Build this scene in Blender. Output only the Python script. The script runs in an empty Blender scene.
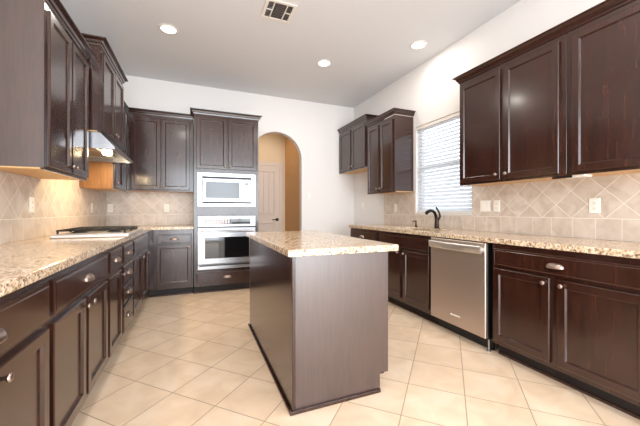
import bpy, bmesh, math, random
from mathutils import Vector, Matrix
random.seed(4)
C = bpy.context.scene.collection
PI = math.pi

# ------------------------------------------------------------------ camera, world, lights
cd = bpy.data.cameras.new('camera'); cam = bpy.data.objects.new('camera', cd); C.objects.link(cam)
cam.location = (0, 0, 1.125); cam.rotation_euler = (PI/2, 0, -0.3884)
cd.sensor_fit = 'HORIZONTAL'; cd.sensor_width = 36; cd.lens = 305.7/640*36
cd.shift_y = -2.3/640; cd.clip_start = 0.02
sc = bpy.context.scene
sc.camera = cam
sc.view_settings.view_transform = 'Standard'; sc.view_settings.look = 'None'
sc.view_settings.gamma = 1; sc.view_settings.use_curve_mapping = False
sc.view_settings.exposure = 0.15

w = bpy.data.worlds.new('daylight'); sc.world = w; w.use_nodes = True
bg = w.node_tree.nodes['Background']; bg.inputs[0].default_value = (0.80, 0.90, 1.0, 1); bg.inputs[1].default_value = 2.2

def area(name, loc, rot, sx, sy, power, col, shape='RECTANGLE', spread=None):
    l = bpy.data.lights.new(name, 'AREA'); l.shape = shape; l.size = sx
    if shape == 'RECTANGLE': l.size_y = sy
    l.energy = power; l.color = col
    if spread: l.spread = spread
    o = bpy.data.objects.new(name, l); C.objects.link(o); o.location = loc; o.rotation_euler = rot
    return o
# daylight through the patio doors behind the camera and the window over the sink
area('patio_daylight', (0.9, -2.72, 1.38), (PI/2, 0, 0), 3.5, 2.6, 255, (0.88, 0.94, 1.0))
area('window_daylight', (3.25, 2.85, 1.75), (PI/2, 0, PI/2), 1.3, 1.4, 3.5, (0.95, 0.98, 1.0))

# ------------------------------------------------------------------ helpers
def S(r, g, b):
    f = lambda c: (c/255/12.92) if c/255 <= .04045 else ((c/255+.055)/1.055)**2.4
    return (f(r), f(g), f(b), 1)

def new_mat(name):
    m = bpy.data.materials.new(name); m.use_nodes = True
    nt = m.node_tree; return m, nt, nt.nodes['Principled BSDF']

def simple(name, col, rough=.5, metal=0, emit=None, strength=0, spec=.5):
    m, nt, p = new_mat(name)
    p.inputs['Base Color'].default_value = col; p.inputs['Roughness'].default_value = rough
    p.inputs['Metallic'].default_value = metal; p.inputs['Specular IOR Level'].default_value = spec
    n = nt.nodes.new('ShaderNodeTexNoise'); n.inputs['Scale'].default_value = 30
    r = nt.nodes.new('ShaderNodeMapRange'); r.inputs[3].default_value = max(.02, rough-.04); r.inputs[4].default_value = min(1, rough+.04)
    nt.links.new(n.outputs[0], r.inputs[0]); nt.links.new(r.outputs[0], p.inputs['Roughness'])
    if emit: p.inputs['Emission Color'].default_value = emit; p.inputs['Emission Strength'].default_value = strength
    return m

def ramp(nt, stops):
    r = nt.nodes.new('ShaderNodeValToRGB'); e = r.color_ramp.elements
    while len(e) < len(stops): e.new(.5)
    for i, (p, c) in enumerate(stops): e[i].position = p; e[i].color = c
    return r

def wood_mat(name, dark, light, rough=.3, coat=.25, scale=(14, 14, 1.2), spec=.5, coat_ior=1.5, coat_rough=.14):
    m, nt, p = new_mat(name)
    tc = nt.nodes.new('ShaderNodeTexCoord'); mp = nt.nodes.new('ShaderNodeMapping')
    mp.inputs['Scale'].default_value = scale
    nt.links.new(tc.outputs['Object'], mp.inputs[0])
    n = nt.nodes.new('ShaderNodeTexNoise'); n.inputs['Scale'].default_value = 3; n.inputs['Detail'].default_value = 7; n.inputs['Distortion'].default_value = 1.2
    nt.links.new(mp.outputs[0], n.inputs['Vector'])
    r = ramp(nt, [(.32, dark), (.7, light)])
    nt.links.new(n.outputs[0], r.inputs[0]); nt.links.new(r.outputs[0], p.inputs['Base Color'])
    p.inputs['Roughness'].default_value = rough; p.inputs['Specular IOR Level'].default_value = spec
    p.inputs['Coat Weight'].default_value = coat; p.inputs['Coat Roughness'].default_value = coat_rough; p.inputs['Coat IOR'].default_value = coat_ior
    b = nt.nodes.new('ShaderNodeBump'); b.inputs['Strength'].default_value = .03; b.inputs['Distance'].default_value = .004
    nt.links.new(n.outputs[0], b.inputs['Height']); nt.links.new(b.outputs[0], p.inputs['Normal'])
    return m

def paint_mat(name, col):
    m, nt, p = new_mat(name)
    p.inputs['Base Color'].default_value = col; p.inputs['Roughness'].default_value = .75; p.inputs['Specular IOR Level'].default_value = .2
    n = nt.nodes.new('ShaderNodeTexNoise'); n.inputs['Scale'].default_value = 120
    b = nt.nodes.new('ShaderNodeBump'); b.inputs['Strength'].default_value = .05; b.inputs['Distance'].default_value = .002
    nt.links.new(n.outputs[0], b.inputs['Height']); nt.links.new(b.outputs[0], p.inputs['Normal'])
    return m

def math_node(nt, op, a, b=None, c=None):
    n = nt.nodes.new('ShaderNodeMath'); n.operation = op
    for i, v in enumerate((a, b, c)):
        if v is None: continue
        if isinstance(v, (int, float)): n.inputs[i].default_value = v
        else: nt.links.new(v, n.inputs[i])
    return n.outputs[0]

def grid_grout(nt, u, v, su, sv, ou, ov, g):
    """1 where grout, and a per-tile id vector"""
    a = math_node(nt, 'DIVIDE', math_node(nt, 'SUBTRACT', u, ou), su)
    b = math_node(nt, 'DIVIDE', math_node(nt, 'SUBTRACT', v, ov), sv)
    fa = math_node(nt, 'FRACT', a); fb = math_node(nt, 'FRACT', b)
    da = math_node(nt, 'MULTIPLY', math_node(nt, 'MINIMUM', fa, math_node(nt, 'SUBTRACT', 1.0, fa)), su)
    db = math_node(nt, 'MULTIPLY', math_node(nt, 'MINIMUM', fb, math_node(nt, 'SUBTRACT', 1.0, fb)), sv)
    gr = math_node(nt, 'LESS_THAN', math_node(nt, 'MINIMUM', da, db), g/2)
    cb = nt.nodes.new('ShaderNodeCombineXYZ')
    nt.links.new(math_node(nt, 'FLOOR', a), cb.inputs[0]); nt.links.new(math_node(nt, 'FLOOR', b), cb.inputs[1])
    return gr, cb.outputs[0]

def mix_col(nt, fac, a, b):
    n = nt.nodes.new('ShaderNodeMix'); n.data_type = 'RGBA'
    if isinstance(fac, (int, float)): n.inputs[0].default_value = fac
    else: nt.links.new(fac, n.inputs[0])
    for i, v in ((6, a), (7, b)):
        if isinstance(v, tuple): n.inputs[i].default_value = v
        else: nt.links.new(v, n.inputs[i])
    return n.outputs[2]

def stone_color(nt, idv, vec, c1, c2, c3, nscale):
    wn = nt.nodes.new('ShaderNodeTexWhiteNoise'); nt.links.new(idv, wn.inputs['Vector'])
    n = nt.nodes.new('ShaderNodeTexNoise'); n.inputs['Scale'].default_value = nscale; n.inputs['Detail'].default_value = 6; n.inputs['Distortion'].default_value = .6
    add = nt.nodes.new('ShaderNodeVectorMath'); add.operation = 'MULTIPLY_ADD'
    nt.links.new(wn.outputs['Color'], add.inputs[0]); add.inputs[1].default_value = (7, 7, 7); nt.links.new(vec, add.inputs[2])
    nt.links.new(add.outputs[0], n.inputs['Vector'])
    r = ramp(nt, [(.3, c1), (.5, c2), (.7, c3)])
    nt.links.new(n.outputs[0], r.inputs[0])
    k = math_node(nt, 'MULTIPLY', wn.outputs['Value'], .35)
    return mix_col(nt, k, r.outputs[0], c1)

def floor_mat():
    m, nt, p = new_mat('floor_tile')
    g = nt.nodes.new('ShaderNodeNewGeometry'); s = nt.nodes.new('ShaderNodeSeparateXYZ'); nt.links.new(g.outputs['Position'], s.inputs[0])
    x, y = s.outputs[0], s.outputs[1]
    u = math_node(nt, 'MULTIPLY', math_node(nt, 'ADD', x, y), .70711)
    v = math_node(nt, 'MULTIPLY', math_node(nt, 'SUBTRACT', y, x), .70711)
    ou, ov = (.108+2.33)*.70711, (2.33-.108)*.70711
    gr, idv = grid_grout(nt, u, v, .333, .333, ou, ov, .006)
    col = stone_color(nt, idv, g.outputs['Position'], S(218, 190, 160), S(230, 203, 174), S(238, 215, 190), 5)
    nt.links.new(mix_col(nt, gr, col, S(176, 150, 124)), p.inputs['Base Color'])
    p.inputs['Roughness'].default_value = .42; p.inputs['Specular IOR Level'].default_value = .4
    b = nt.nodes.new('ShaderNodeBump'); b.inputs['Strength'].default_value = .4; b.inputs['Distance'].default_value = .002
    nt.links.new(math_node(nt, 'SUBTRACT', 1.0, gr), b.inputs['Height']); nt.links.new(b.outputs[0], p.inputs['Normal'])
    return m

def splash_mat(name, axis, o_row, o_diag):
    """one row of square tiles under a diagonal field"""
    m, nt, p = new_mat(name)
    g = nt.nodes.new('ShaderNodeNewGeometry'); s = nt.nodes.new('ShaderNodeSeparateXYZ'); nt.links.new(g.outputs['Position'], s.inputs[0])
    h, z = s.outputs[axis], s.outputs[2]
    g1, id1 = grid_grout(nt, h, z, .152, .152, o_row, .915, .004)
    a = math_node(nt, 'SUBTRACT', h, o_diag); bz = math_node(nt, 'SUBTRACT', z, 1.067)
    u = math_node(nt, 'MULTIPLY', math_node(nt, 'ADD', a, bz), .70711)
    v = math_node(nt, 'MULTIPLY', math_node(nt, 'SUBTRACT', bz, a), .70711)
    g2, id2 = grid_grout(nt, u, v, .152, .152, 0, 0, .0045)
    top = math_node(nt, 'GREATER_THAN', z, 1.067)
    line = math_node(nt, 'LESS_THAN', math_node(nt, 'ABSOLUTE', bz), .0025)
    gr = math_node(nt, 'MAXIMUM', line, math_node(nt, 'ADD', math_node(nt, 'MULTIPLY', g1, math_node(nt, 'SUBTRACT', 1.0, top)), math_node(nt, 'MULTIPLY', g2, top)))
    mv = nt.nodes.new('ShaderNodeMix'); mv.data_type = 'VECTOR'
    nt.links.new(top, mv.inputs[0]); nt.links.new(id1, mv.inputs[4]); nt.links.new(id2, mv.inputs[5])
    col = stone_color(nt, mv.outputs[1], g.outputs['Position'], S(196, 180, 164), S(214, 200, 186), S(226, 214, 202), 9)
    nt.links.new(mix_col(nt, gr, col, S(238, 229, 218)), p.inputs['Base Color'])
    p.inputs['Roughness'].default_value = .36
    b = nt.nodes.new('ShaderNodeBump'); b.inputs['Strength'].default_value = .3; b.inputs['Distance'].default_value = .002
    nt.links.new(math_node(nt, 'SUBTRACT', 1.0, gr), b.inputs['Height']); nt.links.new(b.outputs[0], p.inputs['Normal'])
    return m

def granite_mat():
    m, nt, p = new_mat('granite')
    g = nt.nodes.new('ShaderNodeNewGeometry')
    n1 = nt.nodes.new('ShaderNodeTexNoise'); n1.inputs['Scale'].default_value = 55; n1.inputs['Detail'].default_value = 4
    n2 = nt.nodes.new('ShaderNodeTexNoise'); n2.inputs['Scale'].default_value = 16; n2.inputs['Detail'].default_value = 3
    v1 = nt.nodes.new('ShaderNodeTexVoronoi'); v1.inputs['Scale'].default_value = 120
    for n in (n1, n2, v1): nt.links.new(g.outputs['Position'], n.inputs['Vector'])
    r1 = ramp(nt, [(.34, S(172, 136, 104)), (.45, S(212, 186, 156)), (.56, S(228, 208, 182)), (.7, S(240, 226, 206))])
    nt.links.new(n1.outputs[0], r1.inputs[0])
    r2 = ramp(nt, [(.40, (0, 0, 0, 1)), (.62, (1, 1, 1, 1))]); nt.links.new(n2.outputs[0], r2.inputs[0])
    c = mix_col(nt, math_node(nt, 'MULTIPLY', r2.outputs[0], .35), r1.outputs[0], S(200, 172, 138))
    sp = nt.nodes.new('ShaderNodeSeparateColor'); nt.links.new(v1.outputs['Color'], sp.inputs[0])
    dark = math_node(nt, 'GREATER_THAN', sp.outputs[0], .86)
    brown = math_node(nt, 'GREATER_THAN', sp.outputs[1], .86)
    c = mix_col(nt, math_node(nt, 'MULTIPLY', brown, .6), c, S(120, 84, 56))
    c = mix_col(nt, math_node(nt, 'MULTIPLY', dark, .7), c, S(62, 50, 42))
    nt.links.new(c, p.inputs['Base Color']); p.inputs['Roughness'].default_value = .16
    return m

def steel_mat(name, col, rough, axis=2, stretch=200):
    m, nt, p = new_mat(name)
    p.inputs['Base Color'].default_value = col; p.inputs['Metallic'].default_value = 1
    tc = nt.nodes.new('ShaderNodeTexCoord'); mp = nt.nodes.new('ShaderNodeMapping')
    s = [2, 2, 2]; s[axis] = stretch; mp.inputs['Scale'].default_value = s
    nt.links.new(tc.outputs['Object'], mp.inputs[0])
    n = nt.nodes.new('ShaderNodeTexNoise'); n.inputs['Scale'].default_value = 2; n.inputs['Detail'].default_value = 3
    nt.links.new(mp.outputs[0], n.inputs['Vector'])
    r = nt.nodes.new('ShaderNodeMapRange'); r.inputs[3].default_value = rough-.06; r.inputs[4].default_value = rough+.08
    nt.links.new(n.outputs[0], r.inputs[0]); nt.links.new(r.outputs[0], p.inputs['Roughness'])
    return m

def blind_mat():
    m, nt, p = new_mat('blind_slat')
    p.inputs['Base Color'].default_value = S(232, 234, 238); p.inputs['Roughness'].default_value = .5
    t = nt.nodes.new('ShaderNodeBsdfTranslucent'); t.inputs[0].default_value = S(245, 247, 250)
    mx = nt.nodes.new('ShaderNodeMixShader'); mx.inputs[0].default_value = .3
    out = nt.nodes['Material Output']
    nt.links.new(p.outputs[0], mx.inputs[1]); nt.links.new(t.outputs[0], mx.inputs[2]); nt.links.new(mx.outputs[0], out.inputs[0])
    return m

def glass_mat():
    m, nt, p = new_mat('pane_glass')
    p.inputs['Base Color'].default_value = (1, 1, 1, 1); p.inputs['Transmission Weight'].default_value = 1
    p.inputs['Roughness'].default_value = 0; p.inputs['IOR'].default_value = 1.02
    return m

M = {
 'wood': wood_mat('espresso_wood', S(36, 16, 10), S(62, 32, 22), .25, .5, spec=.5),
 'veneer': wood_mat('espresso_veneer_panel', S(44, 24, 20), S(66, 40, 34), .36, 1.0, spec=.5, coat_ior=1.75, coat_rough=.3),  # espresso wood made lighter, greyer and glossier: window sheen put into the material
 'toe': simple('toe_black', S(26, 19, 17), .6),
 'maple': wood_mat('maple_underside', S(205, 160, 105), S(226, 184, 130), .5, 0),
  'maple_raw': wood_mat('golden_side_panel', S(112, 74, 36), S(140, 96, 50), .5, 0),
 'wall': paint_mat('wall_paint', S(236, 232, 229)),
 'tan': paint_mat('alcove_paint', S(214, 172, 122)),  # cream hall paint with the warm shade of the side walls in its colour
 'hall': paint_mat('hall_paint', S(226, 204, 172)),
 'ceil': paint_mat('ceiling_paint', S(227, 227, 229)),
 'trim': simple('white_trim', S(236, 230, 222), .4),
 'doorp': simple('door_paint', S(218, 202, 188), .5),
 'floor': floor_mat(),
 'splash_y': splash_mat('splash_side', 1, 1.629, 1.70),
 'splash_x': splash_mat('splash_back', 0, -1.15, -1.12),
 'granite': granite_mat(),
 'steel': steel_mat('brushed_steel', S(176, 176, 179), .28, 2),
 'steel_warm': steel_mat('dishwasher_steel', S(212, 198, 188), .44)
 ,'steel_light': steel_mat('handle_steel', S(228, 224, 220), .46, 2, 2),
 'sinksteel': steel_mat('sink_steel', S(150, 145, 138), .3, 0),
 'nickel': simple('satin_nickel', S(176, 158, 148), .28, 1),
 'bronze': simple('oil_bronze', S(58, 46, 40), .3, .9),
 'iron': simple('cast_iron', S(26, 24, 23), .5),
 'blackglass': simple('black_glass', S(14, 15, 18), .04, spec=.8),
 'greyglass': simple('grey_display', S(62, 68, 73), .12, spec=.6),
 'black': simple('black_plastic', S(18, 18, 18), .4),
 'plate': simple('outlet_plastic', S(246, 240, 230), .35),
 'slot': simple('socket_slot', S(120, 110, 100), .5),
 'blind': blind_mat(),
 'glass': glass_mat(),
 'lampglow': simple('lamp_glow', S(255, 244, 225), .5, emit=(1, .93, .82, 1), strength=6),
 'hoodglow': simple('hood_bulb_glow', S(255, 225, 170), .5, emit=(1, .80, .50, 1), strength=30),
 'ventdark': simple('vent_shadow_metal', S(92, 88, 86), .6),
 'hoodwhite': simple('hood_enamel', S(232, 226, 218), .3),
}

def mesh(name, bm, mat, parent=None, smooth=False, loc=None, mods=None):
    bmesh.ops.recalc_face_normals(bm, faces=bm.faces)
    me = bpy.data.meshes.new(name); bm.to_mesh(me); bm.free()
    for mm in (mat if isinstance(mat, (list, tuple)) else [mat]): me.materials.append(M[mm])
    if smooth:
        for p in me.polygons: p.use_smooth = True
        try: me.set_sharp_from_angle(angle=math.radians(40))
        except Exception: pass
    o = bpy.data.objects.new(name, me); C.objects.link(o)
    if parent: o.parent = parent
    if loc: o.location = loc
    return o

def tag(o, label=None, cat=None, group=None, kind=None):
    if label: o['label'] = label
    if cat: o['category'] = cat
    if group: o['group'] = group
    if kind: o['kind'] = kind
    return o

def thing(name, label, cat, loc, rz=0, group=None):
    o = bpy.data.objects.new(name, None); C.objects.link(o); o.empty_display_size = .1
    o.location = loc; o.rotation_euler = (0, 0, rz)
    return tag(o, label, cat, group)

def copy_tree(o, parent=None):
    c = o.copy(); C.objects.link(c)
    if parent: c.parent = parent
    for ch in list(o.children): copy_tree(ch, c)
    return c

def box(bm, x0, x1, y0, y1, z0, z1, bev=0, mi=0):
    vs = [bm.verts.new((x, y, z)) for x in (x0, x1) for y in (y0, y1) for z in (z0, z1)]
    F = [(0, 1, 3, 2), (4, 6, 7, 5), (0, 4, 5, 1), (2, 3, 7, 6), (0, 2, 6, 4), (1, 5, 7, 3)]
    fs = [bm.faces.new([vs[i] for i in f]) for f in F]
    for f in fs: f.material_index = mi
    if bev:
        es = list({e for f in fs for e in f.edges})
        bmesh.ops.bevel(bm, geom=es, offset=bev, segments=1, affect='EDGES', profile=.5)
    return fs

def BM(*boxes, bev=0):
    bm = bmesh.new()
    for b in boxes: box(bm, *b[:6], bev=(b[6] if len(b) > 6 else bev))
    return bm

def prism(bm, pts, axis, a, b):
    """extrude a polygon; axis = direction of extrusion, pts in the other two axes in order"""
    def P(p, t):
        return {0: (t, p[0], p[1]), 1: (p[0], t, p[1]), 2: (p[0], p[1], t)}[axis]
    A = [bm.verts.new(P(p, a)) for p in pts]; B = [bm.verts.new(P(p, b)) for p in pts]
    bm.faces.new(A); bm.faces.new(B[::-1])
    n = len(pts)
    for i in range(n): bm.faces.new((A[i], A[(i+1) % n], B[(i+1) % n], B[i]))

def lathe(bm, prof, seg=16, axis='Z', org=(0, 0, 0)):
    rings = []
    for r, z in prof:
        ring = []
        for k in range(seg):
            a = 2*PI*k/seg; x, y = r*math.cos(a), r*math.sin(a)
            if axis == 'Z': v = (x, y, z)
            elif axis == '-Y': v = (x, -z, y)
            else: v = (z, x, y)
            ring.append(bm.verts.new(Vector(v)+Vector(org)))
        rings.append(ring)
    for a, b in zip(rings, rings[1:]):
        for k in range(seg): bm.faces.new((a[k], a[(k+1) % seg], b[(k+1) % seg], b[k]))
    bm.faces.new(rings[0][::-1]); bm.faces.new(rings[-1])

def tube(bm, pts, rad, seg=8):
    pts = [Vector(p) for p in pts]
    n = len(pts); rads = rad if isinstance(rad, (list, tuple)) else [rad]*n
    rings = []; up = None
    for i in range(n):
        t = (pts[min(i+1, n-1)]-pts[max(i-1, 0)]).normalized()
        if up is None:
            up = Vector((0, 0, 1)) if abs(t.z) < .9 else Vector((1, 0, 0))
        s = t.cross(up).normalized(); up = s.cross(t).normalized()
        rings.append([bm.verts.new(pts[i]+rads[i]*(math.cos(2*PI*k/seg)*s+math.sin(2*PI*k/seg)*up)) for k in range(seg)])
    for a, b in zip(rings, rings[1:]):
        for k in range(seg): bm.faces.new((a[k], a[(k+1) % seg], b[(k+1) % seg], b[k]))
    bm.faces.new(rings[0][::-1]); bm.faces.new(rings[-1])

def sweep(bm, path, prof):
    """mitred moulding: path = list of (x,y); prof = list of (outward, z); outward is to the right of travel"""
    n = len(path); P = [Vector(p) for p in path]
    rings = []
    for i in range(n):
        ds = []
        if i > 0: ds.append((P[i]-P[i-1]).normalized())
        if i < n-1: ds.append((P[i+1]-P[i]).normalized())
        ns = [Vector((d.y, -d.x)) for d in ds]
        if len(ns) == 2:
            m = (ns[0]+ns[1]); m = m/(1+ns[0].dot(ns[1]))
        else: m = ns[0]
        rings.append([bm.verts.new((P[i].x+m.x*o, P[i].y+m.y*o, z)) for o, z in prof])
    k = len(prof)
    for a, b in zip(rings, rings[1:]):
        for j in range(k): bm.faces.new((a[j], a[(j+1) % k], b[(j+1) % k], b[j]))
    bm.faces.new(rings[0]); bm.faces.new(rings[-1][::-1])

# ------------------------------------------------------------------ cabinet pieces (local: x across, front faces -y, z up)
def door_bm(wd, ht, th=.02, stile=.045, flat=False):
    """framed slab with a sloped inner bead and a recessed panel; back at y=0, front at y=-th, lower left at 0,0"""
    bm = bmesh.new()
    c = .004
    def ring(i, y): return [bm.verts.new(p) for p in ((i, y, i), (wd-i, y, i), (wd-i, y, ht-i), (i, y, ht-i))]
    rs = [ring(0, 0), ring(0, -th+c), ring(c, -th)]
    if not flat:
        s = stile
        rs += [ring(s, -th), ring(s+.007, -th+.0115), ring(s+.009, -th+.012)]
    else:
        rs += [ring(.012, -th), ring(.016, -th-.002)]
    bm.faces.new(rs[0])
    for a, b in zip(rs, rs[1:]):
        for k in range(4): bm.faces.new((a[k], a[(k+1) % 4], b[(k+1) % 4], b[k]))
    bm.faces.new(rs[-1])
    return bm

_k = bmesh.new(); lathe(_k, [(.006, 0), (.006, .010), (.008, .013), (.0135, .017), (.0142, .021), (.011, .026), (.004, .028)], 14, '-Y')
_knob = bpy.data.meshes.new('knob'); bmesh.ops.recalc_face_normals(_k, faces=_k.faces); _k.to_mesh(_knob); _k.free(); _knob.materials.append(M['nickel'])
for p in _knob.polygons: p.use_smooth = True
def _cup():
    bm = bmesh.new(); nu, nv = 14, 6; W, H, D = .052, .034, .028
    g = []
    for j in range(nv+1):
        ph = PI/2*j/nv
        g.append([bm.verts.new((W*math.cos(ph*.0)*math.cos(PI*i/nu)*(1-.0*j), -D*math.sin(PI*i/nu)*math.cos(ph), H*math.sin(ph)*(math.sin(PI*i/nu)**.5))) for i in range(nu+1)])
    for a, b in zip(g, g[1:]):
        for i in range(nu):
            try: bm.faces.new((a[i], a[i+1], b[i+1], b[i]))
            except Exception: pass
    bmesh.ops.remove_doubles(bm, verts=bm.verts, dist=.0004)
    bmesh.ops.recalc_face_normals(bm, faces=bm.faces)
    ex = bmesh.ops.solidify(bm, geom=bm.faces[:], thickness=.0025)
    # mounting rim above the cup
    me = bpy.data.meshes.new('cup_pull'); bm.to_mesh(me); bm.free(); me.materials.append(M['nickel'])
    for p in me.polygons: p.use_smooth = True
    return me
_pull = _cup()

def knob(parent, x, z, y=-.02):
    o = bpy.data.objects.new('knob', _knob); C.objects.link(o); o.parent = parent; o.location = (x, y, z); tag(o, 'satin nickel round knob'); return o
def pull(parent, x, z, y=-.02):
    o = bpy.data.objects.new('cup_pull', _pull); C.objects.link(o); o.parent = parent; o.location = (x, y, z); tag(o, 'satin nickel cup pull'); return o

def door(parent, x0, x1, z0, z1, kn=None, y=-.001):
    o = mesh('door', door_bm(x1-x0, z1-z0), 'wood', parent, loc=(x0, y, z0))
    if kn: knob(o, kn[0]-x0, kn[1]-z0)
    return o
def drawer(parent, x0, x1, z0, z1, pl=True, y=-.001, name='drawer'):
    o = mesh(name, door_bm(x1-x0, z1-z0, flat=True), 'wood', parent, loc=(x0, y, z0))
    if pl: pull(o, (x1-x0)/2, (z1-z0)/2-.015, -.022)
    return o

CROWN = [(0, -.062), (.006, -.062), (.010, -.045), (.018, -.040), (.024, -.022), (.040, -.010), (.048, -.008), (.050, 0), (0, 0)]
def crown(parent, path, ztop, sc_=1.0):
    bm = bmesh.new(); sweep(bm, path, [(o*sc_, ztop+z*sc_) for o, z in CROWN]); return mesh('crown_molding', bm, 'wood', parent)

def wall_cab(label, loc, rz, wd, z0, z1, doors, depth=.325, left=True, right=True, path=None, crown_top=None, kz=.045, group='espresso wall cabinets'):
    """doors: (x0, x1, knob side 'l'/'r')"""
    t = thing('wall_cabinet', label, 'cabinet', loc, rz, group)
    mesh('carcass', BM((0, wd, 0, depth, z0+.012, z1, .002)), 'wood', t)
    mesh('face_frame_rail', BM((0, wd, 0, .02, z0, z0+.0115)), 'wood', t)
    u = mesh('underside', BM((.002, wd-.002, .021, depth, z0+.004, z0+.0115)), 'maple', t); u['label'] = 'pale maple underside of the cabinet'
    for x0, x1, sd in doors:
        kx = x0+.028 if sd == 'l' else x1-.028
        door(t, x0, x1, z0+.02, z1-.045, (kx, z0+.02+kz))
    if path: crown(t, path, crown_top)
    return t

def base_cab(label, loc, rz, wd, fronts, depth=.60, hollow=False, shoe=True, group='espresso base cabinets'):
    """fronts: list of ('door', x0, x1, z0, z1, side) / ('drawer', x0, x1, z0, z1, pull?)"""
    t = thing('base_cabinet', label, 'cabinet', loc, rz, group)
    if hollow:
        mesh('carcass', BM((0, .018, 0, depth, .10, .875), (wd-.018, wd, 0, depth, .10, .875), (.018, wd-.018, 0, depth, .10, .12),
                           (.018, wd-.018, 0, .02, .12, .875), (.018, wd-.018, depth-.006, depth, .12, .875)), 'wood', t)
    else:
        mesh('carcass', BM((0, wd, 0, depth, .10, .875, .002)), 'wood', t)
    mesh('toe_kick', BM((0, wd, .072, depth, 0, .0995)), 'toe', t)
    if shoe:
        mesh('shoe_molding', BM((0, wd, .058, .0715, 0, .022, .004)), 'wood', t)
    for f in fronts:
        if f[0] == 'door':
            _, x0, x1, z0, z1, sd = f
            kx = x0+.03 if sd == 'l' else x1-.03
            door(t, x0, x1, z0, z1, (kx, z1-.035))
        else:
            _, x0, x1, z0, z1, pl = f
            drawer(t, x0, x1, z0, z1, pl, name='drawer' if pl else 'false_front')
    return t

# ------------------------------------------------------------------ the room
XL, XR, YB, ZC = -1.15, 2.76, 5.063, 3.05
YR = -2.6
def struct(name, bm, mat, parent=None):
    o = mesh(name, bm, mat, parent)
    if parent is None: o['kind'] = 'structure'
    return o
struct('floor', BM((XL-.3, XR+.3, YR-.3, 6.5, -.1, 0)), 'floor')
struct('ceiling', BM((XL-.15, XR+.15, YR-.15, YB+.12, ZC, ZC+.1)), 'ceil')
struct('wall_left', BM((XL-.15, XL, YR-.15, YB+.12, 0, ZC)), 'wall')
# right wall with the window opening over the sink
WY0, WY1, WZ0, WZ1 = 2.43, 3.325, 1.094, 2.25
struct('wall_right', BM((XR, XR+.15, YR-.15, WY0, 0, ZC), (XR, XR+.15, WY1, YB+.12, 0, ZC), (XR, XR+.15, WY0, WY1, 0, WZ0), (XR, XR+.15, WY0, WY1, WZ1, ZC)), 'wall')
# back wall with the arched opening
ax, ar, aspr = 1.285, .44, 2.02
arch = [(XL, 0), (ax-ar, 0), (ax-ar, aspr)]
arch += [(ax-ar*math.cos(PI*k/32), aspr+ar*math.sin(PI*k/32)) for k in range(1, 32)]
arch += [(ax+ar, aspr), (ax+ar, 0), (XR, 0), (XR, ZC), (XL, ZC)]
bm = bmesh.new(); prism(bm, arch, 1, YB, YB+.12); struct('wall_back', bm, 'wall')
# hall behind the arch
HX0, HX1, HY1 = .55, 1.735, 6.15
struct('wall_hall_right', BM((HX1, HX1+.1, YB+.121, HY1+.1, 0, 2.75)), 'tan')
struct('wall_hall_left', BM((HX0-.1, HX0, YB+.121, HY1+.1, 0, 2.75)), 'tan')
struct('wall_hall_back', BM((HX0, HX1, HY1, HY1+.1, 0, 2.75)), 'hall')
struct('ceiling_hall', BM((HX0-.1, HX1+.1, YB+.121, HY1+.1, 2.75, 2.85)), 'ceil')
# rear wall with wide patio doors (behind the camera)
PX0, PX1, PZ = -.9, 2.7, 2.72
struct('wall_rear', BM((XL, PX0, YR-.15, YR, 0, ZC), (PX1, XR, YR-.15, YR, 0, ZC), (PX0, PX1, YR-.15, YR, PZ, ZC)), 'wall')
bm = BM()
for x in (PX0+.03, PX0+1.2, PX0+2.4, PX1-.03): box(bm, x-.03, x+.03, YR-.09, YR-.04, 0, PZ)
box(bm, PX0+.06, PX1-.06, YR-.09, YR-.04, PZ-.06, PZ); box(bm, PX0+.06, PX1-.06, YR-.09, YR-.04, 0, .06)
pd = struct('door_2', bm, 'trim'); pd['label'] = 'wide glazed patio door frame behind the camera'
# window frame, sash rail and sill
wx = XR+.07
bm = BM((wx, wx+.05, WY0, WY0+.04, WZ0, WZ1), (wx, wx+.05, WY1-.04, WY1, WZ0, WZ1), (wx, wx+.05, WY0+.04, WY1-.04, WZ0, WZ0+.04), (wx, wx+.05, WY0+.04, WY1-.04, WZ1-.04, WZ1), (wx, wx+.05, WY0+.04, WY1-.04, 1.66, 1.70))
w1 = struct('window_1', bm, 'trim')
mesh('window_pane', BM((wx+.02, wx+.026, WY0+.04, WY1-.04, WZ0+.04, 1.66), (wx+.02, wx+.026, WY0+.04, WY1-.04, 1.70, WZ1-.04)), 'glass', w1)
struct('trim_1', BM((XR-.012, XR+.068, WY0-.01, WY1+.01, WZ0-.02, WZ0-.0005, .003)), 'trim')
# door in the hall
d1 = mesh('door_1', BM((.83, 1.60, HY1-.035, HY1-.001, .01, 2.03)), 'doorp'); d1['kind'] = 'structure'
def dpanel(x0, x1, z0, z1, planks, arch_top):
    bm = bmesh.new(); n = planks
    for i in range(n):
        a = x0+(x1-x0)*i/n; b = x0+(x1-x0)*(i+1)/n
        zt = z1
        box(bm, a+.005, b-.005, HY1-.047, HY1-.0355, z0, zt, .003)
    return bm
mesh('door_panel', dpanel(.95, 1.48, 1.07, 1.90, 5, True), 'doorp', d1)
mesh('door_panel', dpanel(.95, 1.48, .22, .86, 1, False), 'doorp', d1)
bm = bmesh.new()
for x0, x1, z0, z1 in ((.925, 1.505, 1.045, 1.925), (.925, 1.505, .195, .885)):
    box(bm, x0, x0+.018, HY1-.052, HY1-.0355, z0, z1, .003); box(bm, x1-.018, x1, HY1-.052, HY1-.0355, z0, z1, .003)
    box(bm, x0+.018, x1-.018, HY1-.052, HY1-.0355, z0, z0+.018, .003); box(bm, x0+.018, x1-.018, HY1-.052, HY1-.0355, z1-.018, z1, .003)
mesh('panel_molding', bm, 'doorp', d1)
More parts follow.
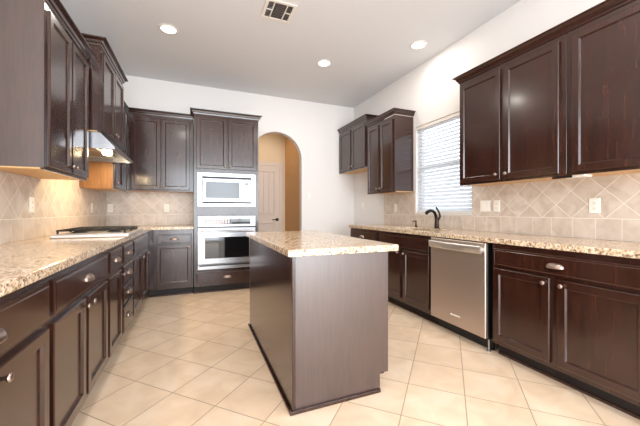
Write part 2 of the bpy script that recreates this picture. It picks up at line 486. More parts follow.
bm = bmesh.new(); lathe(bm, [(.032, 0), (.032, .008), (.012, .012), (.012, .05)], 16, '-Y', (1.555, HY1-.036, .945))
tube(bm, [(1.56, HY1-.085, .945), (1.50, HY1-.088, .947), (1.44, HY1-.082, .94)], [.011, .010, .008])
dh = mesh('door_handle', bm, 'bronze', d1, True); dh['label'] = 'dark bronze lever handle'
bm = BM((1.603, 1.69, HY1-.022, HY1-.001, 0, 2.115, .004), (.74, .827, HY1-.022, HY1-.001, 0, 2.115, .004), (.827, 1.603, HY1-.022, HY1-.001, 2.033, 2.115, .004))
struct('trim_2', bm, 'doorp')
# tile on the walls between counter and cabinets
struct('backsplash_left', BM((XL+.0005, XL+.008, .75, 3.108, .9155, 1.372), (XL+.0005, XL+.008, 3.108, 3.99, .9155, 1.655), (XL+.0005, XL+.008, 3.99, YB-.009, .9155, 1.372)), 'splash_y')
struct('backsplash_back', BM((XL+.0085, -.020, YB-.008, YB-.0005, .9155, 1.40)), 'splash_x')
struct('backsplash_right', BM((XR-.008, XR-.0005, .25, WY0-.011, .9155, 1.385), (XR-.008, XR-.0005, WY0-.011, WY1+.011, .9155, WZ0-.021), (XR-.008, XR-.0005, WY1+.011, 4.06, .9155, 1.385)), 'splash_y')
struct('baseboard_back', BM((1.74, XR-.015, YB-.014, YB-.0005, 0, .085, .003)), 'trim')
struct('baseboard_right', BM((XR-.014, XR-.0005, 4.07, YB-.015, 0, .085, .003)), 'trim')

# ------------------------------------------------------------------ base cabinets, left run (front faces +x)
LF = -.546
R90 = PI/2
def left_base(label, y0, y1, fronts, **k):   # fronts in world y
    f = [(a[0], a[1]-y0, a[2]-y0)+tuple(a[3:]) for a in fronts]
    return base_cab(label, (LF, y0, 0), R90, y1-y0, f, depth=LF-XL-.002, **k)
DT0, DT1, DD0, DD1 = .145, .668, .700, .845
left_base('base cabinet nearest the camera on the left run, partly cut off by the photo edge', .72, 1.528,
    [('drawer', .755, 1.506, DD0, DD1, True), ('door', .755, 1.115, DT0, DT1, 'r'), ('door', 1.15, 1.506, DT0, DT1, 'l')])
left_base('left-run base cabinet with one wide cup-pull drawer over two doors', 1.53, 2.398,
    [('drawer', 1.552, 2.375, DD0, DD1, True), ('door', 1.552, 1.945, DT0, DT1, 'r'), ('door', 1.98, 2.375, DT0, DT1, 'l')])
left_base('narrow base cabinet with one small drawer over one door, beside the stack of four drawers', 2.40, 2.818,
    [('drawer', 2.425, 2.795, DD0, DD1, True), ('door', 2.425, 2.795, DT0, DT1, 'r')])
left_base('narrow base cabinet holding a stack of four drawers with cup pulls', 2.82, 3.268,
    [('drawer', 2.848, 3.245, DD0, DD1, True), ('drawer', 2.848, 3.245, .535, .678, True), ('drawer', 2.848, 3.245, .37, .513, True), ('drawer', 2.848, 3.245, DT0, .348, True)])
left_base('left-run base cabinet by the inner corner with a plain false front over two doors', 3.27, 4.16,
    [('drawer', 3.295, 4.13, DD0, DD1, False), ('door', 3.295, 3.765, DT0, DT1, 'r'), ('door', 3.80, 4.13, DT0, DT1, 'r')])
# inner corner filler and back run base cabinet (front faces -y)
BF = 4.45
t = thing('corner_cabinet', 'blind corner base cabinet filling the inner corner of the left counter', 'cabinet', (LF, 4.162, 0), 0)
mesh('carcass', BM((XL+.002-LF, 0, 0, YB-.002-4.162, .10, .875)), 'wood', t)
mesh('toe_kick', BM((XL+.002-LF, -.072, 0, YB-.002-4.162, 0, .0995)), 'toe', t)
base_cab('base cabinet between the inner corner and the oven tower, one drawer over one door', (LF+.002, BF, 0), 0, -.018-LF-.004,
    [('drawer', .085, .503, DD0-.005, DD1-.03, True), ('door', .085, .503, .14, .68, 'r')], depth=YB-BF-.002)

# ------------------------------------------------------------------ right run (front faces -x)
RF = 2.151
def right_base(label, y1, y0, fronts, **k):   # y1 = far end, local x grows towards the camera
    f = [(a[0], y1-a[1], y1-a[2])+tuple(a[3:]) for a in fronts]
    return base_cab(label, (RF, y1, 0), -R90, y1-y0, f, depth=XR-RF-.002, **k)
right_base('base cabinet at the far end of the right run beside the empty refrigerator space', 4.05, 3.292,
    [('drawer', 4.02, 3.32, DD0, DD1, True), ('door', 4.02, 3.69, DT0, DT1, 'r'), ('door', 3.65, 3.32, DT0, DT1, 'l')])
right_base('sink base cabinet with a plain false front over two doors, beside the dishwasher', 3.29, 2.348,
    [('drawer', 3.255, 2.385, DD0+.005, DD1, False), ('door', 3.255, 2.838, DT0, .69, 'r'), ('door', 2.79, 2.385, DT0, .69, 'l')], hollow=True)
right_base('large base cabinet just nearer than the dishwasher, one wide drawer over two doors', 1.70, .775,
    [('drawer', 1.678, .80, DD0+.005, .837, True), ('door', 1.678, 1.275, DT0-.01, .686, 'r'), ('door', 1.23, .80, DT0-.01, .686, 'l')])
right_base('base cabinet at the near end of the right run, out past the photo edge', .773, .30,
    [('drawer', .745, .33, DD0+.005, .837, True), ('door', .745, .33, DT0, .686, 'r')])

# ------------------------------------------------------------------ worktops
def slab(name, cells, label, cat, z0=.8755, z1=.914, parent=None, bev=.004):
    bm = bmesh.new()
    for poly in cells: prism(bm, poly, 2, z0, z1)
    bmesh.ops.remove_doubles(bm, verts=bm.verts, dist=.0005)
    # drop inner walls shared by two cells
    seen = {}
    for f in list(bm.faces):
        k = tuple(sorted(v.index for v in f.verts)) if False else tuple(sorted((round(v.co.x, 3), round(v.co.y, 3), round(v.co.z, 3)) for v in f.verts))
        seen.setdefault(k, []).append(f)
    dead = [f for fs in seen.values() if len(fs) > 1 for f in fs]
    bmesh.ops.delete(bm, geom=dead, context='FACES')
    bmesh.ops.dissolve_limit(bm, angle_limit=.01, verts=bm.verts, edges=bm.edges)
    bmesh.ops.recalc_face_normals(bm, faces=bm.faces)
    es = [e for e in bm.edges if len(e.link_faces) == 2 and e.calc_face_angle() > 1 and abs(e.verts[0].co.z-e.verts[1].co.z) < .001]
    if bev: bmesh.ops.bevel(bm, geom=es, offset=bev, segments=2, affect='EDGES', profile=.5)
    o = mesh(name, bm, 'granite', parent)
    if label: tag(o, label, cat)
    return o
LC = -.515
slab('countertop', [[(XL+.001, .72), (LC, .72), (LC, 4.42), (-.018, 4.42), (-.018, YB-.001), (XL+.001, YB-.001)]],
     'L-shaped speckled granite countertop along the left wall, under the cooktop', 'countertop')
RC = 2.122
hx0, hx1, hy0, hy1 = 2.25, 2.60, 2.47, 3.17
slab('countertop', [[(RC, .30), (XR-.001, .30), (XR-.001, hy0), (hx1, hy0), (hx0, hy0), (RC, hy0)],
                    [(RC, hy0), (hx0, hy0), (hx0, hy1), (RC, hy1)],
                    [(hx1, hy0), (XR-.001, hy0), (XR-.001, hy1), (hx1, hy1)],
                    [(RC, hy1), (hx0, hy1), (hx1, hy1), (XR-.001, hy1), (XR-.001, 4.06), (RC, 4.06)]],
     'straight speckled granite countertop along the right wall, holding the sink', 'countertop')

# ------------------------------------------------------------------ island
IX0, IX1, IY0, IY1 = .495, 1.108, 1.62, 3.02
t = thing('kitchen_island', 'dark wood kitchen island with granite top standing in the middle of the tiled floor', 'kitchen island', ((IX0+IX1)/2, (IY0+IY1)/2, 0))
ox, oy = (IX0+IX1)/2, (IY0+IY1)/2
def ib(*b, bev=0): return BM(*[(q[0]-ox, q[1]-ox, q[2]-oy, q[3]-oy, q[4], q[5]) for q in b], bev=bev)
mesh('carcass', ib((IX0+.008, IX1-.002, IY0+.014, IY1-.014, .10, .875), (IX0+.008, IX1-.07, IY0+.014, IY1-.014, 0, .0995)), 'wood', t)
mesh('side_panel', ib((IX0, IX0+.0075, IY0+.014, IY1-.014, 0, .875)), 'wood', t)
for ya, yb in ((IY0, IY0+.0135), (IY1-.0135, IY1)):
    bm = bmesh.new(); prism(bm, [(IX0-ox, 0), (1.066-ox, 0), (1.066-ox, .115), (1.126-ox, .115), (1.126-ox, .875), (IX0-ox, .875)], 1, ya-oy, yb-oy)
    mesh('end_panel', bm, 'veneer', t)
mesh('corner_strip', ib((IX0, IX0+.02, IY0-.006, IY0-.0003, .0225, .875), bev=.002), 'wood', t)
mesh('shoe_molding', ib((IX0-.014, 1.066, IY0-.014, IY0-.0003, 0, .022), (IX0-.014, IX0-.0003, IY0, IY1+.014, 0, .022), bev=.004), 'wood', t)
for k in range(2):
    y0 = IY0+.03+k*.675; dd = bpy.data.objects.new('tmp', None)
for k in range(4):
    y0 = IY0+.04+k*.335
    o = mesh('door', door_bm(.31, .54), 'wood', t, loc=(IX1-.001-ox, y0-oy, .145)); o.rotation_euler = (0, 0, R90)
    knob(o, .028 if k % 2 else .282, .50)
for k in range(2):
    y0 = IY0+.04+k*.67
    o = mesh('drawer', door_bm(.645, .145, flat=True), 'wood', t, loc=(IX1-.001-ox, y0-oy, .70)); o.rotation_euler = (0, 0, R90)
    pull(o, .32, .065, -.022)
tp = slab('island_top', [[(.462-ox, 1.575-oy), (1.172-ox, 1.575-oy), (1.172-ox, 3.06-oy), (.462-ox, 3.06-oy)]], None, None, parent=t)
tp['label'] = 'speckled granite top of the island'

# ------------------------------------------------------------------ oven tower
TX0, TX1, TF = -.012, .848, 4.43
tw, td = TX1-TX0, YB-.002-TF
t = thing('oven_tower', 'tall dark cabinet tower holding the microwave and wall oven beside the arch', 'cabinet', (TX0, TF, 0))
ovx0, ovx1 = .050, .827-.012  # appliance cavity
ZO0, ZO1, ZM0, ZM1 = .325, 1.055, 1.185, 1.64
mesh('carcass', BM((0, .045, 0, td, .0995, 2.44), (tw-.045, tw, 0, td, .0995, 2.44), (.045, tw-.045, td-.02, td, .0995, 2.44),
                   (.045, tw-.045, 0, td-.02, .0995, ZO0-.003), (.045, tw-.045, 0, td-.02, ZO1+.003, ZM0-.003), (.045, tw-.045, 0, td-.02, ZM1+.003, 2.44)), 'wood', t)
mesh('toe_kick', BM((0, tw, .06, td, 0, .099)), 'toe', t)
mesh('shoe_molding', BM((0, tw, .046, .0595, 0, .022, .004)), 'wood', t)
door(t, .028, .425, 1.695, 2.40, (.397, 1.735)); door(t, .441, tw-.028, 1.695, 2.40, (.469, 1.735))
drawer(t, .028, tw-.028, .14, .29)
crown(t, [(0, .25), (0, -.001), (tw, -.001), (tw, td)], 2.49)

# microwave with trim kit
mx0, mx1 = TX0+.046, TX1-.046
mo = thing('built_in_microwave', 'stainless built-in microwave above the wall oven', 'microwave', ((mx0+mx1)/2, TF, ZM0))
cxm = (mx0+mx1)/2; mw2 = (mx1-mx0)/2
def lb(cx, cz, *b, bev=0): return BM(*[(q[0]-cx, q[1]-cx, q[2]-TF, q[3]-TF, q[4]-cz, q[5]-cz) for q in b], bev=bev)
mesh('body', lb(cxm, ZM0, (mx0+.05, mx1-.05, TF+.002, TF+.42, ZM0+.05, ZM1-.05)), 'black', mo)
fx0, fx1, fz0, fz1 = mx0+.055, mx1-.055, ZM0+.06, ZM1-.075
mesh('trim_frame', lb(cxm, ZM0, (mx0, fx0, TF-.018, TF+.0015, ZM0, ZM1), (fx1, mx1, TF-.018, TF+.0015, ZM0, ZM1),
     (fx0, fx1, TF-.018, TF+.0015, ZM0, fz0-.022), (fx0, fx1, TF-.018, TF+.0015, fz1+.028, ZM1)), 'steel', mo)
for zz in ((fz0-.020, fz0-.004), (fz1+.006, fz1+.026)):
    mesh('vent_grille', lb(cxm, ZM0, (fx0, fx1, TF-.010, TF+.0015, zz[0], zz[1])), 'black', mo)
dr = mesh('door', lb(cxm, ZM0, (fx0+.004, fx1-.004, TF-.034, TF+.0015, fz0, fz1), bev=.004), 'steel', mo)
mesh('door_glass', lb(cxm, ZM0, (fx0+.045, fx1-.165, TF-.0365, TF-.0345, fz0+.05, fz1-.045)), 'greyglass', dr)
mesh('door_trim', lb(cxm, ZM0, (fx0+.010, fx0+.019, TF-.036, TF-.0345, fz0+.012, fz1-.012), (fx1-.019, fx1-.010, TF-.036, TF-.0345, fz0+.012, fz1-.012),
     (fx0+.018, fx1-.018, TF-.036, TF-.0345, fz0+.010, fz0+.019), (fx0+.018, fx1-.018, TF-.036, TF-.0345, fz1-.019, fz1-.010)), 'black', dr)
bm = lb(cxm, ZM0, (fx1-.095, fx1-.04, TF-.0362, TF-.0345, fz1-.085, fz1-.045))
cp = mesh('control_panel', bm, 'blackglass', dr)
mesh('keypad', lb(cxm, ZM0, *[(fx1-.085+.014*i, fx1-.076+.014*i, TF-.0362, TF-.0345, fz0+.055+.02*j, fz0+.066+.02*j) for i in range(3) for j in range(6)]), 'ventdark', dr)

# wall oven
oo = thing('wall_oven', 'stainless built-in wall oven below the microwave', 'oven', ((mx0+mx1)/2, TF, ZO0))
mesh('body', lb(cxm, ZO0, (mx0+.005, mx1-.005, TF+.002, TF+.56, ZO0+.003, ZO1-.003)), 'black', oo)
cpn = mesh('control_panel', lb(cxm, ZO0, (mx0, mx1, TF-.03, TF+.0015, .905, ZO1), bev=.004), 'steel', oo)
mesh('display', lb(cxm, ZO0, (mx0+.44, mx1-.07, TF-.0325, TF-.0305, .94, 1.02)), 'blackglass', cpn)
mesh('touch_panel', lb(cxm, ZO0, (mx0+.085, mx0+.4395, TF-.0325, TF-.0305, .94, 1.02)), 'greyglass', cpn)
mesh('panel_marks', lb(cxm, ZO0, *[(mx0+.10+.036*i, mx0+.122+.036*i, TF-.0335, TF-.0326, .952+.024*j, .962+.024*j) for i in range(9) for j in range(3)]), 'nickel', cpn)
dr = mesh('door', lb(cxm, ZO0, (mx0, mx1, TF-.038, TF+.0015, ZO0+.075, .893), bev=.004), 'steel', oo)
mesh('window', lb(cxm, ZO0, (mx0+.09, mx1-.09, TF-.0405, TF-.0385, .475, .765)), 'blackglass', dr)
bm = bmesh.new(); n = 14
tube(bm, [(-mw2+.04+(2*mw2-.08)*i/n, -.075-.018*math.sin(PI*i/n), .845-ZO0) for i in range(n+1)], .013, 10)
for sx in (-1, 1): tube(bm, [(sx*(mw2-.05), -.040, .845-ZO0), (sx*(mw2-.05), -.078, .845-ZO0)], .010, 8)
mesh('door_handle', bm, 'steel', dr, True)
bt = mesh('bottom_vent', lb(cxm, ZO0, (mx0, mx1, TF-.02, TF+.0015, ZO0, ZO0+.068), bev=.003), 'steel', oo)
mesh('vent_slot', lb(cxm, ZO0, (mx0+.02, mx1-.02, TF-.0215, TF-.0205, ZO0+.045, ZO0+.062)), 'black', bt)

# ------------------------------------------------------------------ wall cabinets
UF = -.843   # face frame plane, left run
W0, W1 = 1.375, 2.40
D = UF-XL-.002
def left_wall(label, y0, y1, z0, z1, doors, ctop, path, front=UF, **k):
    dp = front-XL-.002
    f = [(a-y0, b-y0, s) for a, b, s in doors]
    return wall_cab(label, (front, y0, 0), R90, y1-y0, z0, z1, f, depth=dp, path=path(y1-y0, dp) if path else None, crown_top=ctop, **k)
c1 = left_wall('wall cabinet nearest the camera on the left wall with its broad end panel facing us', 2.345, 3.125, W0, W1,
    [(2.37, 2.725, 'r'), (2.745, 3.10, 'l')], 2.46, lambda w, d: [(0, -.001), (w, -.001), (w, d)])
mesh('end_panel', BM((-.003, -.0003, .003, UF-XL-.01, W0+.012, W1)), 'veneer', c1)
HF = -.752
left_wall('short high wall cabinet above the range hood', 3.145, 4.0, 1.80, 2.54,
    [(3.17, 3.56, 'r'), (3.58, 3.975, 'l')], 2.60, lambda w, d: [(0, d), (0, -.001), (w, -.001), (w, d)], front=HF)
c3 = left_wall('wall cabinet in the back left corner just beyond the range hood', 4.015, 4.70, W0, W1,
    [(4.045, 4.42, 'l')], 2.46, lambda w, d: [(.055, -.001), (w+.035, -.001)])
mesh('side_panel', BM((-.006, -.0005, 0, UF-XL-.01, W0, W1-.65)), 'maple_raw', c3)['label'] = 'unfinished pale maple side panel'
wall_cab('two-door wall cabinet on the back wall left of the oven tower', (UF+.002, 4.737, 0), 0, -.016-UF-.004, 1.395, 2.43,
    [(.045, .404, 'r'), (.418, .775, 'l')], depth=YB-4.737-.002, path=[(-.0, -.001), (-.016-UF-.004, -.001)], crown_top=2.49)
# right wall
RU = 2.453
def right_wall(label, y1, y0, z0, z1, doors, ctop, path, front=RU, **k):
    dp = XR-front-.002
    f = [(y1-a, y1-b, s) for a, b, s in doors]
    return wall_cab(label, (front, y1, 0), -R90, y1-y0, z0, z1, f, depth=dp, path=path(y1-y0, dp), crown_top=ctop, **k)
right_wall('short high wall cabinet over the refrigerator space in the back right corner', 5.055, 4.085, 1.80, 2.54,
    [(5.02, 4.59, 'r'), (4.555, 4.115, 'l')], 2.60, lambda w, d: [(0, -.001), (w, -.001), (w, d)])
right_wall('narrow two-door wall cabinet between the window and the refrigerator space', 4.07, 3.375, W0, W1,
    [(4.035, 3.74, 'r'), (3.705, 3.41, 'l')], 2.47, lambda w, d: [(0, d), (0, -.001), (w, -.001), (w, d)])
right_wall('two-door wall cabinet on the right wall immediately nearer than the window', 2.305, 1.352, W0, W1,
    [(2.285, 1.855, 'r'), (1.82, 1.393, 'l')], 2.455, lambda w, d: [(0, d), (0, -.001), (w, -.001)])
right_wall('wall cabinet nearest the camera on the right wall, cut off by the photo edge', 1.35, .30, W0, W1,
    [(1.313, .80, 'r'), (.77, .335, 'l')], 2.455, lambda w, d: [(0, -.001), (w, -.001), (w, d)])
u = thing('under_cabinet_light', 'small slim light under the right wall cabinets above the duplex outlet', 'light', (2.53, 1.33, 1.3785))  # slim pale box with a dark strip beside it, set under the cabinet
mesh('housing', BM((-.05, .05, -.07, .07, -.016, 0, .003)), 'plate', u)
mesh('bracket', BM((-.055, -.0505, .0, .13, -.018, -.003)), 'black', u)

# ------------------------------------------------------------------ range hood
t = thing('range_hood', 'pale under-cabinet range hood over the cooktop', 'range hood', (XL+.002, 3.145, 1.63))
hw = .85
HB, HT = .03, .168
bm = bmesh.new()
xf, xt = HF-XL-.004, .50
# near and far cheeks
for a, b in ((0, .012), (hw-.012, hw)): prism(bm, [(0, HB), (xt, HB), (xt, HB+.02), (xf, HT), (0, HT)], 1, a, b)
prism(bm, [(xt-.02, HB), (xt, HB), (xt, HB+.02), (xf, HT), (0, HT), (0, HT-.012), (xf-.012, HT-.012), (xt-.02, HB+.012)], 1, .012, hw-.012)
box(bm, 0, .012, .012, hw-.012, HB, HT-.0125)
mesh('canopy', bm, 'steel', t)
mesh('liner', BM((.0125, .33, .0125, hw-.0125, HB+.045, HB+.052)), 'hoodwhite', t)
mesh('grease_filter', BM((.05, .30, .06, hw/2-.02, HB+.040, HB+.0445), (.05, .30, hw/2+.02, hw-.06, HB+.040, HB+.0445)), 'steel', t)
mesh('control_switch', BM((xf-.06, xf-.03, .10, .16, HB+.03, HB+.04), (xf-.06, xf-.03, .18, .24, HB+.03, HB+.04)), 'black', t)
bm = bmesh.new(); lathe(bm, [(.040, .05), (.040, .02), (.035, .006), (.018, 0)], 18, 'Z', (.37, .34, HB-.006))
b = mesh('lamp_bulb', bm, 'hoodglow', t, True); b['label'] = 'glowing warm bulb under the hood'
o = area('hood_lamp', (XL+.36, 3.44, 1.645), (0, 0, 0), .07, .07, 6, (1, .74, .42), 'DISK')
o = area('hood_lamp', (XL+.30, 3.75, 1.66), (0, 0, 0), .07, .07, 3, (1, .74, .42), 'DISK')

# ------------------------------------------------------------------ cooktop
ck = thing('gas_cooktop', 'stainless gas cooktop with black grates set on the left counter', 'cooktop', (-.75, 3.24, .9145))
mesh('pan', BM((-.255, .255, -.36, .36, 0, .028, .006)), 'steel_light', ck)
mesh('spill_tray', BM((-.225, .225, -.33, .21, .0285, .031)), 'steel', ck)
burn = [(-.12, -.19), (.12, -.19), (-.12, .10), (.12, .10)]
for x, y in burn:
    bm = bmesh.new(); lathe(bm, [(.05, .0312), (.05, .038), (.036, .040), (.036, .049), (.03, .052)], 18, 'Z', (x, y, 0))
    mesh('burner', bm, 'iron', ck, True)
for y0 in (-.32, -.045):
    bm = bmesh.new(); y1 = y0+.265; zz = .056
    P = [(-.225, y0), (.225, y0), (.225, y1), (-.225, y1)]
    for i in range(4):
        a, b2 = P[i], P[(i+1) % 4]; tube(bm, [(a[0], a[1], zz), (b2[0], b2[1], zz)], .0065, 6)
    tube(bm, [(-.225, (y0+y1)/2, zz), (.225, (y0+y1)/2, zz)], .006, 6)
    for x in (-.12, 0, .12): tube(bm, [(x, y0, zz), (x, y1, zz)], .006, 6)
    for a in P: tube(bm, [(a[0]*.98, a[1], .0312), (a[0]*.98, a[1], zz)], .007, 6)
    mesh('grate', bm, 'iron', ck, True)
for k in range(4):
    bm = bmesh.new(); lathe(bm, [(.026, .0282), (.026, .034), (.020, .036), (.018, .058), (.014, .060)], 16, 'Z', (-.18+.12*k, .275, 0))
    mesh('control_knob', bm, 'iron', ck, True)

# ------------------------------------------------------------------ dishwasher
dw = thing('dishwasher', 'stainless dishwasher built in between the sink base and near right cabinet', 'dishwasher', (RF, 2.342, 0), -R90)
ww = .606
mesh('tub', BM((.004, ww-.004, .004, .58, .10, .872)), 'black', dw)
dr = mesh('door', BM((0, ww, -.032, .0035, .112, .866, .005)), 'steel_warm', dw)
bm = bmesh.new(); n = 16
for i in range(n):
    pass
xs = [.02+(ww-.04)*i/n for i in range(n+1)]
prev = None
for x in xs:
    bow = .030+.014*math.sin(PI*(x-.02)/(ww-.04))
    q = [(x, -.032-bow, .782), (x, -.032-bow-.008, .790), (x, -.032-bow-.012, .836), (x, -.032-bow-.004, .844), (x, -.032-bow+.012, .842), (x, -.032-bow+.012, .786)]
    vs = [bm.verts.new(p) for p in q]
    if prev:
        for k in range(6): bm.faces.new((prev[k], prev[(k+1) % 6], vs[(k+1) % 6], vs[k]))
    else: bm.faces.new(vs[::-1])
    prev = vs
bm.faces.new(prev)
for x in (.03, ww-.03): box(bm, x-.012, x+.012, -.056, -.0322, .797, .830, .002)
mesh('handle', bm, 'steel_light', dr, True)
bm = bmesh.new(); tube(bm, [(ww*.5-.05+.010*i, -.0335, .205+.004*math.sin(i*2.2)) for i in range(11)], .0028, 6); box(bm, ww*.5-.055, ww*.5+.055, -.0332, -.0322, .196, .199)
mesh('emblem', bm, 'plate', dr, True)
mesh('toe_panel', BM((.004, ww-.004, .06, .08, .004, .0995)), 'black', dw)
bm = bmesh.new(); lathe(bm, [(.018, 0), (.018, .008), (.007, .010), (.007, .0985)], 12, 'Z', (ww-.02, .03, 0))
mesh('leveling_foot', bm, 'steel', dw, True)

# ------------------------------------------------------------------ sink and faucet
sk = thing('undermount_sink', 'stainless undermount sink in the right counter below the window', 'sink', ((hx0+hx1)/2, (hy0+hy1)/2, .69))
bm = bmesh.new()
sx, sy = (hx1-hx0)/2+.012, (hy1-hy0)/2+.012
def rr(hx, hy, r, z, n=5):
    out = []
    for cx, cy, a0 in ((hx-r, hy-r, 0), (-hx+r, hy-r, PI/2), (-hx+r, -hy+r, PI), (hx-r, -hy+r, 1.5*PI)):
        for k in range(n+1): a = a0+PI/2*k/n; out.append(bm.verts.new((cx+r*math.cos(a), cy+r*math.sin(a), z)))
    return out
rs = [rr(sx-.05, sy-.05, .05, .002), rr(sx-.016, sy-.016, .07, .02), rr(sx-.004, sy-.004, .07, .185), rr(sx-.004, sy-.004, .07, .1845)]
rs = rs[:3]+[rr(sx, sy, .07, .1845)]
bm.faces.new(rs[0])
for a, b2 in zip(rs, rs[1:]):
    n = len(a)
    for k in range(n): bm.faces.new((a[k], a[(k+1) % n], b2[(k+1) % n], b2[k]))
mesh('basin', bm, 'sinksteel', sk, True)
bm = bmesh.new(); lathe(bm, [(.045, .0025), (.045, .005), (.03, .006), (.028, .004)], 18, 'Z'); mesh('drain', bm, 'steel', sk, True)

fx, fy = 2.655, 2.83
fa = thing('kitchen_faucet', 'dark bronze gooseneck faucet behind the sink', 'faucet', (fx, fy, .9145))
bm = bmesh.new(); lathe(bm, [(.032, 0), (.032, .006), (.027, .012), (.025, .05), (.022, .10), (.020, .13)], 18)
mesh('body', bm, 'bronze', fa, True)
bm = bmesh.new(); pts = []
pts = [(-.006, 0, .11), (-.014, 0, .15), (-.034, 0, .187), (-.065, 0, .208), (-.10, 0, .212), (-.135, 0, .198), (-.16, 0, .178)]
tube(bm, pts, [.0185, .0175, .0165, .0165, .018, .020, .020], 12)
mesh('spout', bm, 'bronze', fa, True)
bm = bmesh.new(); tube(bm, [(.0, -.021, .10), (.012, -.036, .14), (.004, -.032, .19), (-.024, -.02, .245), (-.030, -.018, .252)], [.013, .012, .0105, .010, .007], 10)
mesh('lever_handle', bm, 'bronze', fa, True)
sd = thing('soap_dispenser', 'small dark soap dispenser pump on the counter left of the faucet', 'soap dispenser', (2.655, 3.20, .9145))
bm = bmesh.new(); lathe(bm, [(.02, 0), (.02, .006), (.011, .012), (.010, .05), (.007, .052), (.007, .07)], 14); mesh('base', bm, 'bronze', sd, True)
bm = bmesh.new(); tube(bm, [(.008, 0, .073), (-.03, 0, .078), (-.055, 0, .07)], [.009, .008, .006], 8); mesh('pump_spout', bm, 'bronze', sd, True)

# ------------------------------------------------------------------ window blind
bl = thing('window_blind', 'closed white slatted blind covering the window over the sink', 'window blind', (XR+.03, (WY0+WY1)/2, WZ0))
hy = (WY1-WY0)/2-.008; HH = WZ1-WZ0
mesh('headrail', BM((-.025, .025, -hy, hy, HH-.045, HH-.004, .003)), 'trim', bl)
mesh('bottom_rail', BM((-.024, .024, -hy, hy, .004, .022, .003)), 'trim', bl)
bm = bmesh.new(); nz = 25; a = math.radians(50)
for i in range(nz):
    z = .045+(HH-.11)*i/(nz-1); dx, dz = .0245*math.cos(a), .0245*math.sin(a)
    prism(bm, [(-dx, z-dz), (-dx+.0018, z-dz-.0008), (dx+.0018, z+dz-.0008), (dx, z+dz)], 1, -hy, hy)
sl = mesh('slats', bm, 'blind', bl)
# ladder cords
bm = bmesh.new()
for y in (-hy*.7, hy*.7): tube(bm, [(-.026, y, .02), (-.026, y, HH-.04)], .0012, 5)
mesh('ladder_cord', bm, 'trim', bl)

# ------------------------------------------------------------------ outlets and switches (local: plate faces -y)
def plate(label, name, loc, rz, gangs=('outlet',), group='wall plates'):
    t = thing(name, label, 'outlet' if 'outlet' in name else 'light switch', loc, rz, group)
    wd = .07+.046*(len(gangs)-1)
    bm = bmesh.new(); box(bm, -wd/2, wd/2, -.006, 0, -.0575, .0575, .003); mesh('cover_plate', bm, 'plate', t)
    for i, g in enumerate(gangs):
        x = (i-(len(gangs)-1)/2)*.046
        if g == 'outlet':
            for z in (.02, -.02):
                bm = bmesh.new(); lathe(bm, [(.0155, 0), (.0155, .002)], 16, '-Y', (x, -.0062, z)); s = mesh('socket', bm, 'plate', t)
                mesh('slot', BM((x-.007, x-.0045, -.0088, -.0083, z-.004, z+.006), (x+.0045, x+.007, -.0088, -.0083, z-.004, z+.006), (x-.002, x+.002, -.0088, -.0083, z-.011, z-.007)), 'slot', s)
        else:
            mesh('rocker', BM((x-.0165, x+.0165, -.0095, -.0062, -.033, .033, .002)), 'plate', t)
    return t
SW = .0085
plate('double-gang switch plate on the right tile, nearest the window', 'wall_switch', (XR-SW, 2.255, 1.172), -R90, ('rocker', 'rocker'))
plate('single outlet plate right next to the double switch plate', 'wall_outlet', (XR-SW, 2.126, 1.171), -R90)
plate('single outlet plate on the right tile near the right edge of the photo', 'wall_outlet', (XR-SW, 1.33, 1.162), -R90)
plate('outlet plate on the right tile between the window and the refrigerator space', 'wall_outlet', (XR-SW, 3.769, 1.166), -R90)
plate('refrigerator outlet low on the bare painted right wall', 'wall_outlet', (XR-.0005, 4.748, 1.20), -R90)
plate('single outlet plate on the left tile under the near wall cabinet', 'wall_outlet', (XL+SW, 2.96, 1.168), R90)
plate('single outlet plate on the left tile near the back corner behind the cooktop', 'wall_outlet', (XL+SW, 4.42, 1.158), R90)
plate('outlet plate on the back tile close to the left corner', 'wall_outlet', (-1.09, YB-SW, 1.163), 0)
plate('outlet plate on the back tile beside the oven tower', 'wall_outlet', (-.384, YB-SW, 1.165), 0)
plate('single light switch on the painted back wall right of the arch', 'wall_switch', (1.853, YB-.0005, 1.384), 0, ('rocker',))

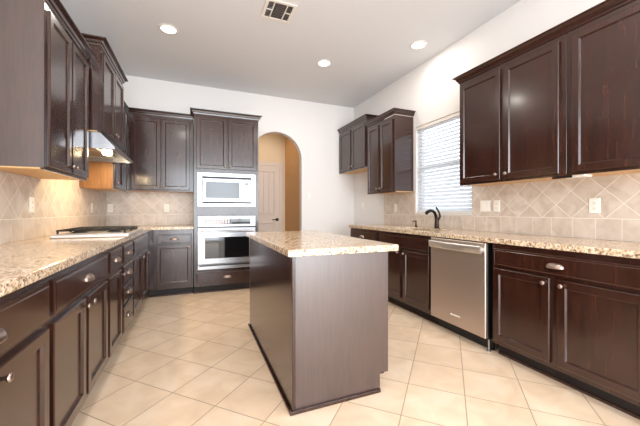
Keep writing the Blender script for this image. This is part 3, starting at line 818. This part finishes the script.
# ------------------------------------------------------------------ ceiling lights and vent
def downlight(label, x, y, power):
    t = thing('recessed_light', label, 'ceiling light', (x, y, ZC-.0005), 0, 'recessed ceiling lights')
    bm = bmesh.new(); lathe(bm, [(.098, 0), (.098, -.003), (.090, -.008), (.074, -.008), (.072, -.004)], 28); mesh('trim_ring', bm, 'trim', t, True)
    bm = bmesh.new(); lathe(bm, [(.071, -.004), (.071, -.0055), (.05, -.0095), (.02, -.011)], 28); mesh('lamp_lens', bm, 'lampglow', t, True)
    area('downlight', (x, y, ZC-.013), (0, 0, 0), .13, .13, power, (1, .95, .87), 'DISK')
DLP = 9
downlight('recessed ceiling light over the left counter aisle, left of the vent', -.259, 3.605, DLP)
downlight('recessed ceiling light in front of the arch, between the vent and the right wall', 1.557, 3.668, DLP)
downlight('recessed ceiling light close to the right wall above the sink', 2.40, 2.851, 5)
downlight('recessed ceiling light near the camera over the left aisle, above the photo', -.259, 1.1, DLP)
downlight('recessed ceiling light near the camera beyond the island, above the photo', 1.557, 1.1, DLP)

vt = thing('ceiling_vent', 'white square ceiling air vent at the top of the photo', 'vent', (.746, 2.878, ZC-.0005))
hs = .146
bm = BM((-hs, hs, -hs, -hs+.03, -.008, 0), (-hs, hs, hs-.03, hs, -.008, 0), (-hs, -hs+.03, -hs+.03, hs-.03, -.008, 0), (hs-.03, hs, -hs+.03, hs-.03, -.008, 0), bev=.002)
box(bm, -.066, -.056, -hs+.03, hs-.03, -.007, -.001); box(bm, .056, .066, -hs+.03, hs-.03, -.007, -.001)
box(bm, -hs+.03, -.066, -.005, .005, -.007, -.001); box(bm, .066, hs-.03, -.005, .005, -.007, -.001)
mesh('frame', bm, 'trim', vt)
mesh('backing', BM((-hs+.03, hs-.03, -hs+.03, hs-.03, -.0009, 0)), 'ventdark', vt)
bm = bmesh.new()
for i in range(9):
    y = -hs+.045+i*.0255
    prism(bm, [(y-.004, -.006), (y-.002, -.006), (y+.006, -.0012), (y+.004, -.0012)], 0, -.055, .055)
for sx in (-1, 1):
    for i in range(4):
        x = sx*(.074+i*.0115)
        for a, b2 in ((-hs+.032, -.006), (.006, hs-.032)):
            prism(bm, [(x-sx*.003, -.006), (x-sx*.001, -.006), (x+sx*.004, -.0012), (x+sx*.002, -.0012)], 1, a, b2)
mesh('louver', bm, 'steel', vt)
# added lamp, out of view, that warms the hall behind the arch
h = thing('hall_light', 'small flush ceiling light in the hall behind the arch', 'ceiling light', (1.2, 5.6, 2.7495))
bm = bmesh.new(); lathe(bm, [(.11, 0), (.11, -.02), (.09, -.05), (.04, -.07)], 24); mesh('shade', bm, 'lampglow', h, True)
area('hall_lamp', (1.2, 5.6, 2.67), (0, 0, 0), .16, .16, 1.6, (1, .74, .45), 'DISK')
